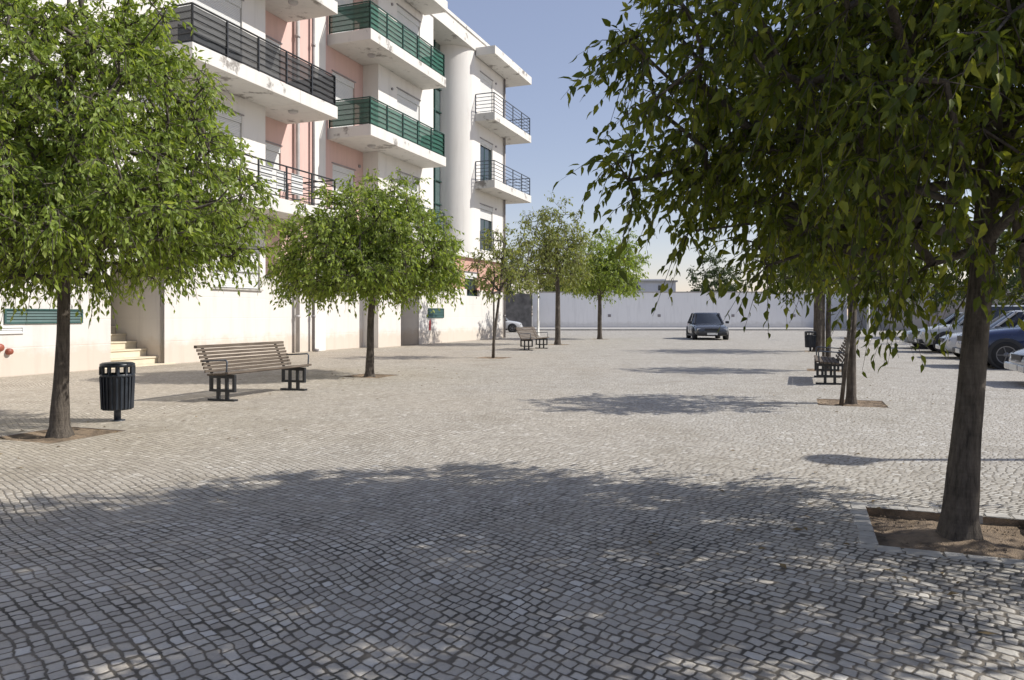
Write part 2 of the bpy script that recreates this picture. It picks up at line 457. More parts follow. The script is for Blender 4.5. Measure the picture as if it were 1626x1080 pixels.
# far pavement in front of the long wall
m = MB(); m.box(-10, 60, 62.5, 74, -.1, .13); tag(m.build('pavement', M_kerb), kind='structure')

# ------------------------------------------------------------------ apartment building
bx, by = W(0, 0)
B = thing('apartment_building', 'four storey white and pink apartment building with balconies along the left of the plaza', 'building', (bx, by, 0), ROT)
def wall(mb, u0, u1, z0, z1, v, holes=(), reveal=.16, mi=0):
    """facade sheet at v with rectangular openings (u0,u1,z0,z1) and their reveals; local y is -v"""
    us = sorted({u0, u1, *[h[0] for h in holes], *[h[1] for h in holes]}); zs = sorted({z0, z1, *[h[2] for h in holes], *[h[3] for h in holes]})
    us = [u for u in us if u0 <= u <= u1]; zs = [z for z in zs if z0 <= z <= z1]
    y = -v
    for i in range(len(us) - 1):
        for j in range(len(zs) - 1):
            cu, cz = (us[i] + us[i + 1]) / 2, (zs[j] + zs[j + 1]) / 2
            if any(h[0] < cu < h[1] and h[2] < cz < h[3] for h in holes): continue
            mb.quad((us[i], y, zs[j]), (us[i + 1], y, zs[j]), (us[i + 1], y, zs[j + 1]), (us[i], y, zs[j + 1]), mi)
    for a, b, c, d in holes:
        a, b, c, d = max(a, u0), min(b, u1), max(c, z0), min(d, z1)
        yr = y + reveal
        mb.quad((a, y, c), (a, yr, c), (a, yr, d), (a, y, d), mi); mb.quad((b, y, c), (b, yr, c), (b, yr, d), (b, y, d), mi)
        mb.quad((a, y, d), (b, y, d), (b, yr, d), (a, yr, d), mi); mb.quad((a, y, c), (b, y, c), (b, yr, c), (a, yr, c), mi)

L1, L2, L3, TOP = 4.72, 8.15, 11.6, 14.9
wins = []      # (u0,u1,z0,z1,v, closed fraction, sill)
for i, z in enumerate((L1, L2, L3)):
    wins.append((11.0, 12.6, z + .9, z + 2.45, 0, [.4, 1, .7][i], True))
    wins.append((15.7, 18.2, z, z + 2.5, 0, [1, .62, .8][i], False))
    wins.append((19.5, 20.9, z, z + 2.2, -.7, [.8, 1, 1][i], False))
    wins.append((23.9, 25.4, z, z + 2.2, -.7, 1, False))
    wins.append((27.5, 29.5, z, z + 2.5, 0, 1, False))
wins += [(36.2, 37.9, L3, L3 + 2.35, 0, 1, False), (36.2, 37.9, L2, L2 + 2.35, 0, .12, False), (36.2, 37.9, L1, L1 + 2.35, 0, .3, False)]
wins += [(17.0, 19.0, 2.08, 3.35, 0, 1, True), (23.4, 25.4, 2.12, 3.35, -.7, 1, True), (34.5, 36.1, 2.25, 3.45, -.12, .25, True), (31.2, 32.7, 2.4, 3.45, -.12, .5, True)]
PZ = 2.58
H = lambda v, lo=-9, hi=99: [w[:4] for w in wins if w[4] == v and lo <= w[0] <= hi]
recess = (13.6, 15.25, 0., 2.62); entry = (27.8, 29.4, 0., 2.45)
mw = MB()
wall(mw, 2, 19.25, PZ, TOP, 0, H(0, 2, 19) + [(13.6, 15.25, 2.58, 2.62)])
wall(mw, 26.0, 30.8, PZ, TOP, 0, H(0, 26, 30))
wall(mw, 35.5, 39.6, 4.42, TOP, 0, H(0, 35, 40))
mw.quad((26.0, 0, 0), (26.0, .7, 0), (26.0, .7, TOP), (26.0, 0, TOP)); mw.quad((19.25, 0, 0), (19.25, .7, 0), (19.25, .7, TOP), (19.25, 0, TOP))
mw.quad((30.8, 0, 4.42), (30.8, 1.3, 4.42), (30.8, 1.3, TOP), (30.8, 0, TOP))
mw.quad((39.6, 0, 0), (39.6, 10, 0), (39.6, 10, TOP), (39.6, 0, TOP)); mw.quad((2, 0, 0), (2, 10, 0), (2, 10, TOP), (2, 0, TOP)); mw.quad((2, 10, 0), (39.6, 10, 0), (39.6, 10, TOP), (2, 10, TOP))
mw.box(22.7, 23.35, .62, .70, 0, TOP)
mw.box(33.5, 35.6, -.02, 1.4, 4.30, 4.42)                     # ledge under the round tower
mw.box(30.8, 39.62, -.06, .12, 4.18, 4.42)
mw.build('wall', M_white, B)
# round stair tower
mc = MB(); n = 30; vs = []; fs = []
for k in range(n + 1):
    a = R(200) - (R(200) - R(88)) * k / n
    vs += [(35.5 + 1.35 * math.cos(a), 1.35 - 1.35 * math.sin(a), 4.42), (35.5 + 1.35 * math.cos(a), 1.35 - 1.35 * math.sin(a), TOP)]
for k in range(n): fs.append((2 * k, 2 * k + 2, 2 * k + 3, 2 * k + 1))
mc.add(vs, fs, 0, True); mc.build('round_tower', M_white, B)
mp_ = MB()
wall(mp_, 19.25, 26.0, PZ, TOP, -.7, H(-.7))
mp_.build('pink_wall', M_pink, B); mp_ = MB()
wall(mp_, 30.8, 39.6, PZ, 4.3, -.12, H(-.12))
mp_.build('terracotta_band', stucco('terracotta_render', (.56, .33, .26), dirt=(.4, .25, .2), base_dirt=False), B)
# plinth (ground storey, white up to PZ)
ml = MB()
LOW = [(w[0], w[1], w[2], PZ) for w in wins if w[2] < PZ and w[4] == 0]
wall(ml, 2, 19.25, 0, PZ, 0, [(13.6, 15.25, 0, PZ)] + [h for h in LOW if h[0] < 19])
wall(ml, 19.25, 26.0, 0, PZ, -.7, [(23.4, 25.4, 2.12, PZ)])
wall(ml, 26.0, 39.6, 0, PZ, 0, [entry, (34.5, 36.1, 2.25, PZ), (31.2, 32.7, 2.4, PZ)], .12)
ml.quad((30.8, 0, PZ), (39.6, 0, PZ), (39.6, .12, PZ), (30.8, .12, PZ))
# stair recess and doorway recess linings
for (a, b, c, d), dep in ((recess, 3.0), (entry, 1.1)):
    ml.quad((a, 0, c), (a, dep, c), (a, dep, d), (a, 0, d)); ml.quad((b, 0, c), (b, dep, c), (b, dep, d), (b, 0, d))
    ml.quad((a, dep, c), (b, dep, c), (b, dep, d), (a, dep, d)); ml.quad((a, 0, d - .003), (b, 0, d - .003), (b, dep, d - .003), (a, dep, d - .003))
ml.build('plinth', M_plinth, B)
mcore = MB(); mcore.box(2.1, 39.5, 3.3, 9.9, 0, TOP - .2); mcore.build('core_wall', M_white, B)
# front door in the far recess, door at top of the stairs
md = MB(); md.box(27.95, 29.25, 1.02, 1.08, 0, 2.2); dr = md.build('door', M_pipedark, B)
mh = MB(); mh.tube([(29.05, .99, .9), (29.05, .99, 1.2)], .015); mh.build('handle', M_rim, dr)
md = MB(); md.box(13.8, 15.05, 2.92, 2.97, 1.2, 2.55); dr = md.build('door', M_frame, B)
mh = MB(); mh.tube([(14.9, 2.9, 1.9), (14.9, 2.9, 2.15)], .015); mh.build('handle', M_rim, dr)
# steps: 6 risers going in
ms = MB()
for k in range(6):
    ms.box(13.62, 15.23, .30 + .36 * k - .06, 3.0, (.0 if k == 0 else .195 * k + .02), .195 * (k + 1) - .015)
    ms.box(13.62, 15.23, .30 + .36 * k - .09, 3.0, .195 * (k + 1) - .015, .195 * (k + 1) + .02)
ms.box(13.3, 15.6, -.02, .20, 0, .035)
ms.build('entrance_steps', M_step, B)
# roof
mr = MB()
mr.box(1.9, 39.7, -.06, 10.1, 14.82, 15.62); mr.box(1.85, 39.75, -.12, -.06, 15.5, 15.66)
mr.build('roof', M_slab, B)
# stairwell glazing
mg = MB(); mg.quad((30.8, 1.3, 4.42), (34.4, 1.3, 4.42), (34.4, 1.3, TOP), (30.8, 1.3, TOP)); gz = mg.build('stairwell_window', M_stairglass, B)
mf = MB()
for u in (30.83, 31.6, 32.5, 33.4, 34.2): mf.box(u - .03, u + .03, 1.2, 1.29, 4.42, TOP)
for z in np.arange(4.5, TOP, 1.15): mf.box(30.8, 34.3, 1.22, 1.285, z - .025, z + .025)
mf.build('frame', M_frame, gz)

# windows
for (u0, u1, z0, z1, v, cl, sill) in wins:
    y = -v + .10
    f = MB()
    t = .055
    f.box(u0, u0 + t, y, y + .05, z0, z1); f.box(u1 - t, u1, y, y + .05, z0, z1); f.box(u0 + t, u1 - t, y, y + .05, z1 - t, z1); f.box(u0 + t, u1 - t, y, y + .05, z0, z0 + t)
    um = (u0 + u1) / 2; f.box(um - .04, um + .04, y + .002, y + .048, z0 + t, z1 - t)
    w = f.build('window', M_frame, B)
    g = MB(); g.box(u0 + t, u1 - t, y + .02, y + .03, z0 + t, z1 - t); g.build('pane', M_glass, w)
    s = MB(); hz = z1 - .02 - (z1 - z0 - .04) * cl
    s.box(u0 + .02, u1 - .02, y - .045, y - .02, hz, z1 - .22); s.box(u0 + .005, u1 - .005, y - .085, y - .003, z1 - .22, z1 - .005)
    s.build('roller_shutter', M_shutter, w)
    if sill:
        k = MB(); k.box(u0 - .08, u1 + .08, -v - .06, -v + .15, z0 - .05, z0 - .002); k.build('sill', M_border, w)
    # dark shadow-gap trim over the head
    k = MB(); k.box(u0 - .06, u1 + .06, -v - .03, -v - .002, z1 + .01, z1 + .05); k.build('drip_strip', M_pipedark, w)

# balconies
def rail(mb, path, z, h, nbar=6, post=1.25, r=.017):
    for a, b in zip(path[:-1], path[1:]):
        (ua, va), (ub, vb) = a, b; ln = math.hypot(ub - ua, vb - va)
        for k in range(nbar):
            zz = z + .08 + (h - .08) * k / (nbar - 1)
            rr = r * 1.5 if k == nbar - 1 else r
            mb.tube([(ua, -va, zz), (ub, -vb, zz)], rr, 6, smooth=False)
        n = max(1, round(ln / post))
        for k in range(n + 1):
            t = k / n; u, v = ua + (ub - ua) * t, va + (vb - va) * t
            mb.box(u - .022, u + .022, -v - .022, -v + .022, z - .12, z + h)
def balcony(boxes, z, path, rmat, scr=None, label=None, thick=.40, lip=True, lights=(), h=1.0):
    s = MB()
    for (u0, u1, v0, v1) in boxes: s.box(u0, u1, -v1, -v0, z - thick, z)
    b = s.build('balcony', M_slab, B, bevel=.012)
    if label: b['label'] = label
    r = MB(); rail(r, path, z, h); r.build('railing', rmat, b)
    if scr:
        c = MB()
        for a, d in zip(path[:-1], path[1:]):
            du, dv = d[0] - a[0], d[1] - a[1]; ln = math.hypot(du, dv); nx, ny = dv / ln, -du / ln
            # netting hangs just inside the bars, slightly wavy
            n = max(2, int(ln / .25)); vs = []; fs = []
            for k in range(n + 1):
                t = k / n; o = -.03 + .012 * math.sin(k * 1.7 + z)
                cu, cv = a[0] + du * t, a[1] + dv * t
                sgn = 1 if (nx * (boxes[0][0] + boxes[0][1] - 2 * cu) + ny * (-2 * cv)) < 0 else -1
                cu += nx * o * sgn; cv += ny * o * sgn
                vs += [(cu, -cv, z + .05), (cu, -cv, z + h - .03)]
            for k in range(n): fs.append((2 * k, 2 * k + 2, 2 * k + 3, 2 * k + 1))
            c.add(vs, fs)
        c.build('privacy_screen', scr, b)
    for (u, v) in lights:
        l = MB(); l.lathe([(.0, -.09), (.10, -.085), (.15, -.05), (.16, 0)], (u, -v, z - thick - .002), 16); l.build('ceiling_light', M_pipe, b)
    return b
for i, z in enumerate((L1, L2, L3)):
    balcony([(14.86, 19.25, 0.003, 1.3), (19.253, 21.25, -.697, 1.3)], z, [(14.93, .02), (14.93, 1.23), (21.18, 1.23), (21.18, -.64)],
            M_black, [None, M_scr_black, M_scr_black][i], ['balcony with bare black bars', 'balcony screened with dark netting', None][i], lights=[(19.9, .55)])
    balcony([(26.003, 29.75, 0.003, 1.15), (23.55, 26.0, -.697, 1.15)], z, [(23.62, -.64), (23.62, 1.08), (29.68, 1.08), (29.68, .02)],
            M_greenmetal, [None, M_scr_green, M_scr_green][i], ['balcony with bare green bars', 'balcony screened with green netting', None][i], lights=[(25.0, .3)])
for z in (L2, L3):
    balcony([(35.5, 39.6, 0.003, 1.1), (39.603, 41.1, -.5, 1.1)], z, [(35.57, .02), (35.57, 1.03), (41.03, 1.03), (41.03, -.43)], M_railgrey, None, 'balcony wrapping the far corner, bare grey bars')
# roof canopies over the balconies
k = MB(); k.box(14.8, 21.3, -1.35, -.065, 14.5, 14.95); k.box(19.25, 21.3, -.065, .70, 14.5, 14.80); k.build('canopy', M_slab, B, bevel=.01)
k = MB(); k.box(23.5, 29.8, -1.2, -.065, 14.5, 14.95); k.box(23.5, 26.0, -.065, .70, 14.5, 14.80); k.build('canopy', M_slab, B, bevel=.01)
k = MB(); k.box(35.5, 39.72, -1.12, -.065, 14.55, 14.97); k.box(39.723, 41.1, -1.12, .5, 14.55, 14.97); k.build('canopy', M_slab, B, bevel=.01)
# small balustrade at the far low window
r = MB(); rail(r, [(36.2, .05), (37.9, .05)], L1 + .02, .95, 5); r.build('window_railing', M_railgrey, B)
# clothes airer panels on the lowest black balcony
for a, wdt in ((17.6, .5), (18.3, .45), (19.0, .55)):
    k = MB(); k.box(a, a + wdt, -1.17, -1.155, L1 + .25, L1 + .86); k.build('laundry', M_pvc, B)
# pipes
for u, r_, mt in ((21.62, .075, M_pipe), (22.52, .055, M_pipedark)):
    k = MB(); k.tube([(u, .56, .02), (u, .56, TOP)], r_, 12)
    for z in np.arange(1.2, TOP, 2.4): k.tube([(u, .56, z), (u, .56, z + .09)], r_ + .018, 12)
    if mt is M_pipedark: k.tube([(u, .56, .05), (u + .05, .38, .04)], .06, 10)
    k.build('drainpipe', mt, B)
k = MB(); k.tube([(39.5, -.08, .02), (39.5, -.08, 14.5)], .055, 12)
for z in np.arange(1.2, 14, 2.4): k.tube([(39.5, -.08, z), (39.5, -.08, z + .09)], .07, 12)
k.build('drainpipe', M_pipedark, B)
# round wall vents beside the windows
for z in (L1, L2, L3):
    for u in (27.05, 38.35):
        k = MB(); k.tube([(u, -.05, z + 2.35), (u, .02, z + 2.35)], .055, 12); k.build('wall_vent', M_pipedark, B)
k = MB(); k.tube([(25.7, .64, L2 - 1.0), (25.7, .72, L2 - 1.0)], .06, 12); k.build('wall_vent', M_pipedark, B)
# green louvres
def louvre(u0, u1, z0, z1, rows, mt=M_greenlouvre, name='louvre_vent'):
    f = MB(); t = .035
    f.box(u0, u1, -.035, .0, z0, z0 + t); f.box(u0, u1, -.035, .0, z1 - t, z1); f.box(u0, u0 + t, -.035, .0, z0 + t, z1 - t); f.box(u1 - t, u1, -.035, .0, z0 + t, z1 - t)
    o = f.build(name, mt, B)
    s = MB(); hh = (z1 - z0 - 2 * t) / rows
    for k in range(rows):
        z = z0 + t + hh * k
        s.add([(u0 + t, -.028, z), (u1 - t, -.028, z), (u1 - t, -.008, z + hh * .8), (u0 + t, -.008, z + hh * .8)], [(0, 1, 2, 3)])
    s.box(u0 + t, u1 - t, -.006, -.003, z0 + t, z1 - t)
    s.build('slats', mt, o)
louvre(10.98, 12.82, 1.11, 1.43, 4); louvre(30.25, 31.85, 1.16, 1.60, 5)
louvre(10.2, 11.4, .90, 1.06, 2, M_pvc)
# red caps and red mark
for u, z, r_ in ((11.07, .53, .068), (10.86, .62, .085)):
    k = MB(); k.lathe([(0, -.09), (r_ * .9, -.085), (r_, -.06), (r_, 0)], (u, -.0, z), 20, axis='y'); k.build('hydrant_cap', M_red, B)
k = MB(); k.prism([(0, 0), (.16, -.02), (.2, .3), (.12, .5), (.02, .34)], 0, .02)
o = k.build('red_paint_mark', M_redpaint, B); o.location = (30.35, -.001, .62); o.rotation_euler = (R(90), 0, 0)

# ------------------------------------------------------------------ far walls and house
def tag_mesh(o, label, cat, group=None): return tag(o, label, cat, group)
# long pale wall
t = thing('boundary_wall', 'long plain pale wall closing the far end of the plaza', 'wall', (1.9, 70.3, 0), R(-1.2))
k = MB(); k.box(0, 29, 0, .25, 0, 3.35); k.build('wall_panel', M_farwall, t)
k = MB(); k.box(-.05, 29.05, -.05, .3, 3.353, 3.45); k.build('coping', M_kerb, t)
for x in (7.0, 11.6, 18.4, 24.0):
    k = MB(); k.box(x, x + .28, -.03, 0, 1.1, 1.35); k.build('wall_vent', M_pipedark, t)
t = thing('stone_wall', 'dark rough stone wall beside the pale wall, behind the white car', 'wall', (-14, 68.5, 0), 0)
k = MB(); k.box(0, 15.8, 0, .5, 0, 3.2); k.build('wall_panel', M_stone, t)
t = thing('grey_outbuilding', 'low grey building behind the trees right of the pale wall', 'building', (30.9, 62, 0), R(-6))
k = MB(); k.box(0, 26, 0, 8, 0, 3.6); k.build('wall', M_grey, t)
k = MB(); k.box(-.15, 26.15, -.15, 8.15, 3.602, 3.8); k.build('roof', M_kerb, t)
for x in (3.0, 8.0, 13.0, 18.0):
    k = MB(); k.box(x, x + 2.4, -.04, -.002, .1, 2.3); k.build('garage_door', M_pipedark, t)
t = thing('house', 'pale flat roofed house rising behind the long wall', 'house', (13.0, 90, 0), 0)
k = MB(); k.box(0, 6.5, 0, 8, 0, 5.2); k.box(2.5, 5.5, 1, 7, 5.2, 5.6); k.build('wall', M_housefar, t)
k = MB(); k.box(-.2, 6.7, -.2, 8.2, 5.202, 5.4); k.build('roof', M_kerb, t)
for x in (1.5, 4.4):
    k = MB(); k.box(x, x + .8, -.03, -.002, 4.2, 4.8); k.build('window', M_glass, t)

# ------------------------------------------------------------------ benches
def make_bench():
    t = thing('park_bench', '', 'bench')
    # local x along the bench, +y is the seat front
    Lh = 1.03
    prof = []      # slats of seat (y, z) then back
    seat = [(.25 - .068 * k, .405 + (.012 if k == 0 else 0) - .004 * k) for k in range(6)]
    s = MB()
    for y, z in seat: s.box(-Lh, Lh, y - .027, y + .027, z, z + .032)
    s.build('seat', M_wood, t, bevel=.005)
    s = MB(); y0, z0 = -.155, .45
    for k in range(7):
        y = y0 - .026 * k - .0; z = z0 + .052 * k
        a, b = Vector((0, y - .012, z - .022)), Vector((0, y - .034 + .0, z + .022))
        s.bar((-Lh, y, z), (Lh, y, z), .02, .042)
    s.bar((-Lh, y0 - .026 * 7 - .002, z0 + .052 * 7), (Lh, y0 - .026 * 7 - .002, z0 + .052 * 7), .06, .045)
    s.build('backrest', M_wood, t, bevel=.004)
    for sx in (-.86, .86):
        f = MB(); w = .05; x0, x1 = sx - w / 2, sx + w / 2
        f.box(x0, x1, -.21, .27, .34, .395); f.box(x0, x1, -.21, .27, .135, .175)
        for y in (-.21, -.07, .085, .225): f.box(x0 + .002, x1 - .002, y, y + .045, .175, .34)
        for y in (-.075, .09): f.box(x0 + .002, x1 - .002, y, y + .05, .03, .135)
        f.box(sx - .045, sx + .045, -.22, .28, 0, .03)
        lg = f.build('leg_frame', M_black, t, bevel=.004)
        bk = MB(); bk.bar((sx, -.17, .39), (sx, -.365, .80), .045, .02); bk.build('back_support', M_black, lg)
        a = MB(); q = sx + (.14 if sx > 0 else -.14)
        a.tube([(q, .22, .40), (q, .235, .60), (q, .21, .625), (q, -.22, .60)], .012, 8); a.build('armrest', M_railgrey, t)
    return t
b0 = make_bench()
spots = [((-4.10, 12.25), ROT - math.pi, 'slatted wooden bench on black frames between the near litter bin and the building', 0),
         ((.81, 28.4), ROT - math.pi, 'small distant slatted bench behind the thin staked sapling', 1),
         ((6.27, 14.9), ROT, 'dark bench seen end-on behind the staked tree on the right', 2)]
for i, ((x, y), rz, lab, _) in enumerate(spots):
    o = b0 if i == 0 else copy_tree(b0)
    o.location = (x, y, 0); o.rotation_euler = (0, 0, rz); o['label'] = lab; o['group'] = 'wooden benches on the plaza'

# ------------------------------------------------------------------ litter bins
def make_bin():
    t = thing('litter_bin', '', 'litter bin')
    p = MB(); p.tube([(0, 0, 0), (0, 0, .2)], .04, 12); p.lathe([(0, .012), (.085, .012), (.09, 0)], (0, 0, 0), 16); p.build('post', M_bin, t)
    r = .178; n = 22
    b = MB(); b.lathe([(0, .14), (r * .93, .14), (r * .95, .17), (r, .55)], n=44)
    for k in range(n):      # vertical ribs
        a = 2 * math.pi * k / n; c, s = math.cos(a), math.sin(a)
        b.bar(((r * .955) * c, (r * .955) * s, .15), ((r + .008) * c, (r + .008) * s, .55), .03, .012)
    b.build('basket', M_bin, t)
    h = MB(); h.lathe([(r + .005, .54), (r + .016, .545), (r + .016, .575), (r + .005, .58)], n=44)
    h.lathe([(r - .004, .66), (r + .018, .665), (r + .018, .70), (r - .01, .715), (r * .5, .722), (0, .724)], n=44)
    for k in range(12):
        a = 2 * math.pi * k / 12; c, s = math.cos(a), math.sin(a)
        h.bar(((r + .004) * c, (r + .004) * s, .57), ((r + .004) * c, (r + .004) * s, .67), .055, .012)
    h.build('hood', M_bin, t)
    return t
n0 = make_bin(); n0.location = (-4.85, 9.29, 0); n0['label'] = 'dark ribbed litter bin on a post beside the left tree'; n0['group'] = 'litter bins'
n1 = copy_tree(n0); n1.location = (10.62, 26.9, 0); n1['label'] = 'distant litter bin beside a trunk beyond the right bench'

# ------------------------------------------------------------------ street lamps
def make_lamp():
    t = thing('street_lamp', '', 'street lamp')
    p = MB(); p.lathe([(0, .0), (.13, 0), (.13, .04), (.085, .06), (.085, .9), (.062, .95), (.05, 3.75), (0, 3.75)], n=16); p.build('pole', M_lampwhite, t)
    h = MB(); h.lathe([(.05, 3.72), (.10, 3.78), (.17, 3.95), (.19, 4.02)], n=20); h.build('globe', M_lampyellow, t)
    c = MB(); c.lathe([(.19, 4.02), (.27, 4.03), (.24, 4.10), (.0, 4.16)], n=20); c.build('cap', M_lampyellow, t)
    return t
l0 = make_lamp(); l0.location = (1.62, 47, 0); l0['label'] = 'pale lamp post with yellowish head left of the long far wall'; l0['group'] = 'street lamps'
l1 = copy_tree(l0); l1.location = (18.4, 39, 0); l1['label'] = 'white lamp post beside the parked cars on the right'
l2 = copy_tree(l0); l2.location = (7.75, 6.78, 0); l2['label'] = 'lamp post just outside the right edge, its shadow crossing the paving'

# ------------------------------------------------------------------ cars
def make_car(name, label, loc, heading, paint, L=4.1, Wd=1.7, Ht=1.42, style='hatch', group=None):
    t = thing(name, label, 'car', (*loc, 0), heading, group)
    hw = Wd / 2; suv = style in ('suv', 'van')
    zb = .26 if suv else .19; belt = .60 * Ht + (.03 if suv else 0)
    hood = belt - .06; nose = belt - .20; tail = belt - (.02 if style != 'sedan' else .05)
    st = [(-.5, .80, zb + .16, tail - .22), (-.488, .90, zb + .06, tail - .06), (-.44, .97, zb, tail), (-.3, 1, zb, belt), (0, 1, zb, belt), (.18, 1, zb, belt - .01),
          (.30, .99, zb, hood), (.42, .96, zb, (hood + nose) / 2), (.478, .88, zb + .02, nose - .02), (.5, .76, zb + .1, nose - .16)]
    m = MB(); rings = []
    for (fx, fw, b, tp) in st:
        w = hw * fw; x = fx * L; h = tp - b
        half = [(0, b), (w * .8, b), (w * .97, b + .08 * h), (w, b + .35 * h), (w * .995, b + .6 * h), (w * .96, b + .82 * h), (w * .86, tp - .02), (w * .55, tp + .012), (0, tp + .02)]
        rings.append([(x, y, z) for y, z in half] + [(x, -y, z) for y, z in half[-2:0:-1]])
    n = len(rings[0]); vs = [p for r_ in rings for p in r_]; fs = []
    for i in range(len(rings) - 1):
        for k in range(n): fs.append((i * n + k, (i + 1) * n + k, (i + 1) * n + (k + 1) % n, i * n + (k + 1) % n))
    fs += [tuple(range(n)), tuple(reversed(range((len(rings) - 1) * n, len(rings) * n)))]
    m.add(vs, fs, 0, True)
    body = m.build('body', paint, t); sub = body.modifiers.new('s', 'SUBSURF'); sub.levels = 1; sub.render_levels = 2
    # cabin
    rear = {'hatch': (-.46, -.38), 'suv': (-.47, -.43), 'sedan': (-.36, -.20), 'van': (-.485, -.46)}[style]
    front = {'hatch': (.22, .05), 'suv': (.22, .08), 'sedan': (.20, .03), 'van': (.30, .16)}[style]
    zr = Ht - .045
    g = MB()
    def ringp(x0, x1, w, z, e=.0):
        return [(x0 * L, w, z), ((x0 * .6 + x1 * .4) * L, w * 1.0, z + e), ((x0 * .3 + x1 * .7) * L, w, z + e), (x1 * L, w * .93, z), (x1 * L + .05 * (1 if z < zr - .1 else .6), 0, z), (x1 * L, -w * .93, z), ((x0 * .3 + x1 * .7) * L, -w, z + e), ((x0 * .6 + x1 * .4) * L, -w, z + e), (x0 * L, -w, z), (x0 * L - .04, 0, z)]
    r0 = ringp(rear[0], front[0], hw * .90, belt - .03); r1 = ringp(rear[1], front[1], hw * .73, zr)
    k = len(r0)
    g.add(r0 + r1, [(i, (i + 1) % k, k + (i + 1) % k, k + i) for i in range(k)], 0, True); g.build('windows', M_carglass, t)
    rf = MB(); r2 = ringp(rear[1] + .02, front[1] - .02, hw * .66, Ht)
    rf.add(r1 + r2, [(i, (i + 1) % k, k + (i + 1) % k, k + i) for i in range(k)] + [tuple(range(k, 2 * k))], 0, True)
    for a, b in ((0, 0), (8, 8), (3, 3), (5, 5)): rf.bar([c * 1.004 for c in r0[a]], [c * 1.004 for c in r1[b]], .065, .05)
    for xm in (.02, -.20):
        for s in (1, -1):
            rf.bar((xm * L, s * hw * .905, belt - .03), (xm * L - .03, s * hw * .74, zr), .055, .03)
    rf.build('roof', paint, t)
    # wheels
    R_ = .30 if not suv else .34
    for fx in (-.31, .315):
        for s in (1, -1):
            x = fx * L; a = MB(); a.lathe([(0, hw * s * .80), (R_ + .055, hw * s * .80), (R_ + .055, hw * s * 1.003), (R_ + .01, hw * s * 1.004), (0, hw * s * .99)], (x, 0, R_ + .01), 24, axis='y'); a.build('wheel_arch', M_trim, t)
            w = MB(); y1 = hw * s * 1.012; y0 = hw * s * .75
            w.lathe([(R_ * .62, y1 - s * .01), (R_ * .7, y1), (R_ * .93, y1 - s * .004), (R_, y1 - s * .04), (R_, y0), (0, y0)], (x, 0, R_), 28, axis='y'); wh = w.build('wheel', M_tyre, t)
            q = MB(); q.lathe([(0, y1 - s * .008), (R_ * .18, y1 - s * .006), (R_ * .2, y1 - s * .03), (R_ * .5, y1 - s * .035), (R_ * .6, y1 - s * .006), (R_ * .64, y1 - s * .008)], (x, 0, R_), 28, axis='y')
            for j in range(5):
                an = j * 2 * math.pi / 5; q.bar((x + R_ * .1 * math.cos(an), y1 - s * .012, R_ + R_ * .1 * math.sin(an)), (x + R_ * .6 * math.cos(an), y1 - s * .012, R_ + R_ * .6 * math.sin(an)), .05, .02)
            q.build('rim', M_rim, wh)
    # lights, bumper, grille, plate, mirrors
    zl = nose - .13
    for s in (1, -1):
        a = MB(); a.box(.474 * L - .12, .474 * L + .035, s * hw * .66 - .16, s * hw * .66 + .16, zl - .07, zl + .075); a.build('headlight', M_chrome, t, bevel=.03)
        a = MB(); a.box(-.488 * L - .03, -.488 * L + .1, s * hw * .78 - .08, s * hw * .78 + .08, belt - .34, belt - .08); a.build('tail_light', M_tail, t, bevel=.02)
        a = MB(); a.box(front[0] * L - .22, front[0] * L - .08, s * hw * 1.09 - .09, s * hw * 1.09 + .09, belt - .01, belt + .12); a.build('mirror', M_trim if s > 0 else M_trim, t, bevel=.03)
    a = MB(); a.box(.47 * L, .494 * L + .012, -hw * .40, hw * .40, zl - .07, zl + .07)
    for j in range(4): a.box(.494 * L + .012, .494 * L + .018, -hw * .38, hw * .38, zl - .055 + j * .034, zl - .045 + j * .034)
    a.build('grille', M_trim, t, bevel=.01)
    a = MB(); a.box(.44 * L, .505 * L + .01, -hw * .84, hw * .84, zb + .06, zb + .20); a.build('bumper', M_trim if style in ('sedan', 'suv') else paint, t, bevel=.03)
    a = MB(); a.box(.505 * L + .012, .505 * L + .02, -.26, .26, zb + .08, zb + .185); a.build('number_plate', M_plate, t)
    a = MB(); a.box(-.505 * L - .01, -.44 * L, -hw * .86, hw * .86, zb + .1, zb + .26); a.build('bumper', M_trim, t, bevel=.03)
    # sill + door seams
    a = MB()
    for xm in (.20, .01, -.20):
        for s in (1, -1): a.box(xm * L - .006, xm * L + .006, s * hw * 1.0 - .004, s * hw * 1.0 + .004, zb + .12, belt - .14)
    for s in (1, -1): a.box(-.22 * L, .22 * L, s * hw * .985 - .02, s * hw * .985 + .02, zb - .02, zb + .06)
    a.build('sill_trim', M_trim, t)
    return t
P_silver = car_paint('silver_paint', (.32, .33, .33)); P_white = car_paint('white_paint', (.55, .55, .55)); P_navy = car_paint('navy_paint', (.012, .022, .075))  # whites of the parked cars dimmed: tree shade put into the paint colour
P_black = car_paint('black_paint', (.045, .048, .055)); P_white2 = car_paint('ivory_paint', (.48, .49, .48)); P_grey = car_paint('light_silver_paint', (.38, .39, .41))
hd = math.atan2(-N[1], -N[0])
G = 'cars parked in a row on the right of the plaza'
def parked(nose, L, *a, **k):
    cx, cy = nose[0] + N[0] * L / 2, nose[1] + N[1] * L / 2
    return make_car('parked_car', a[0], (cx, cy), hd, a[1], L=L, group=G, **k)
parked((15.3, 29.6), 4.0, 'silver hatchback, farthest in the row of parked cars on the right', P_silver, Ht=1.40)
parked((14.25, 26.6), 4.2, 'white tall car with long side windows, second farthest in the row', P_white2, Ht=1.62, Wd=1.75, style='suv')
parked((12.98, 22.9), 4.1, 'white hatchback in the row just behind the dark blue car', P_white, Ht=1.43)
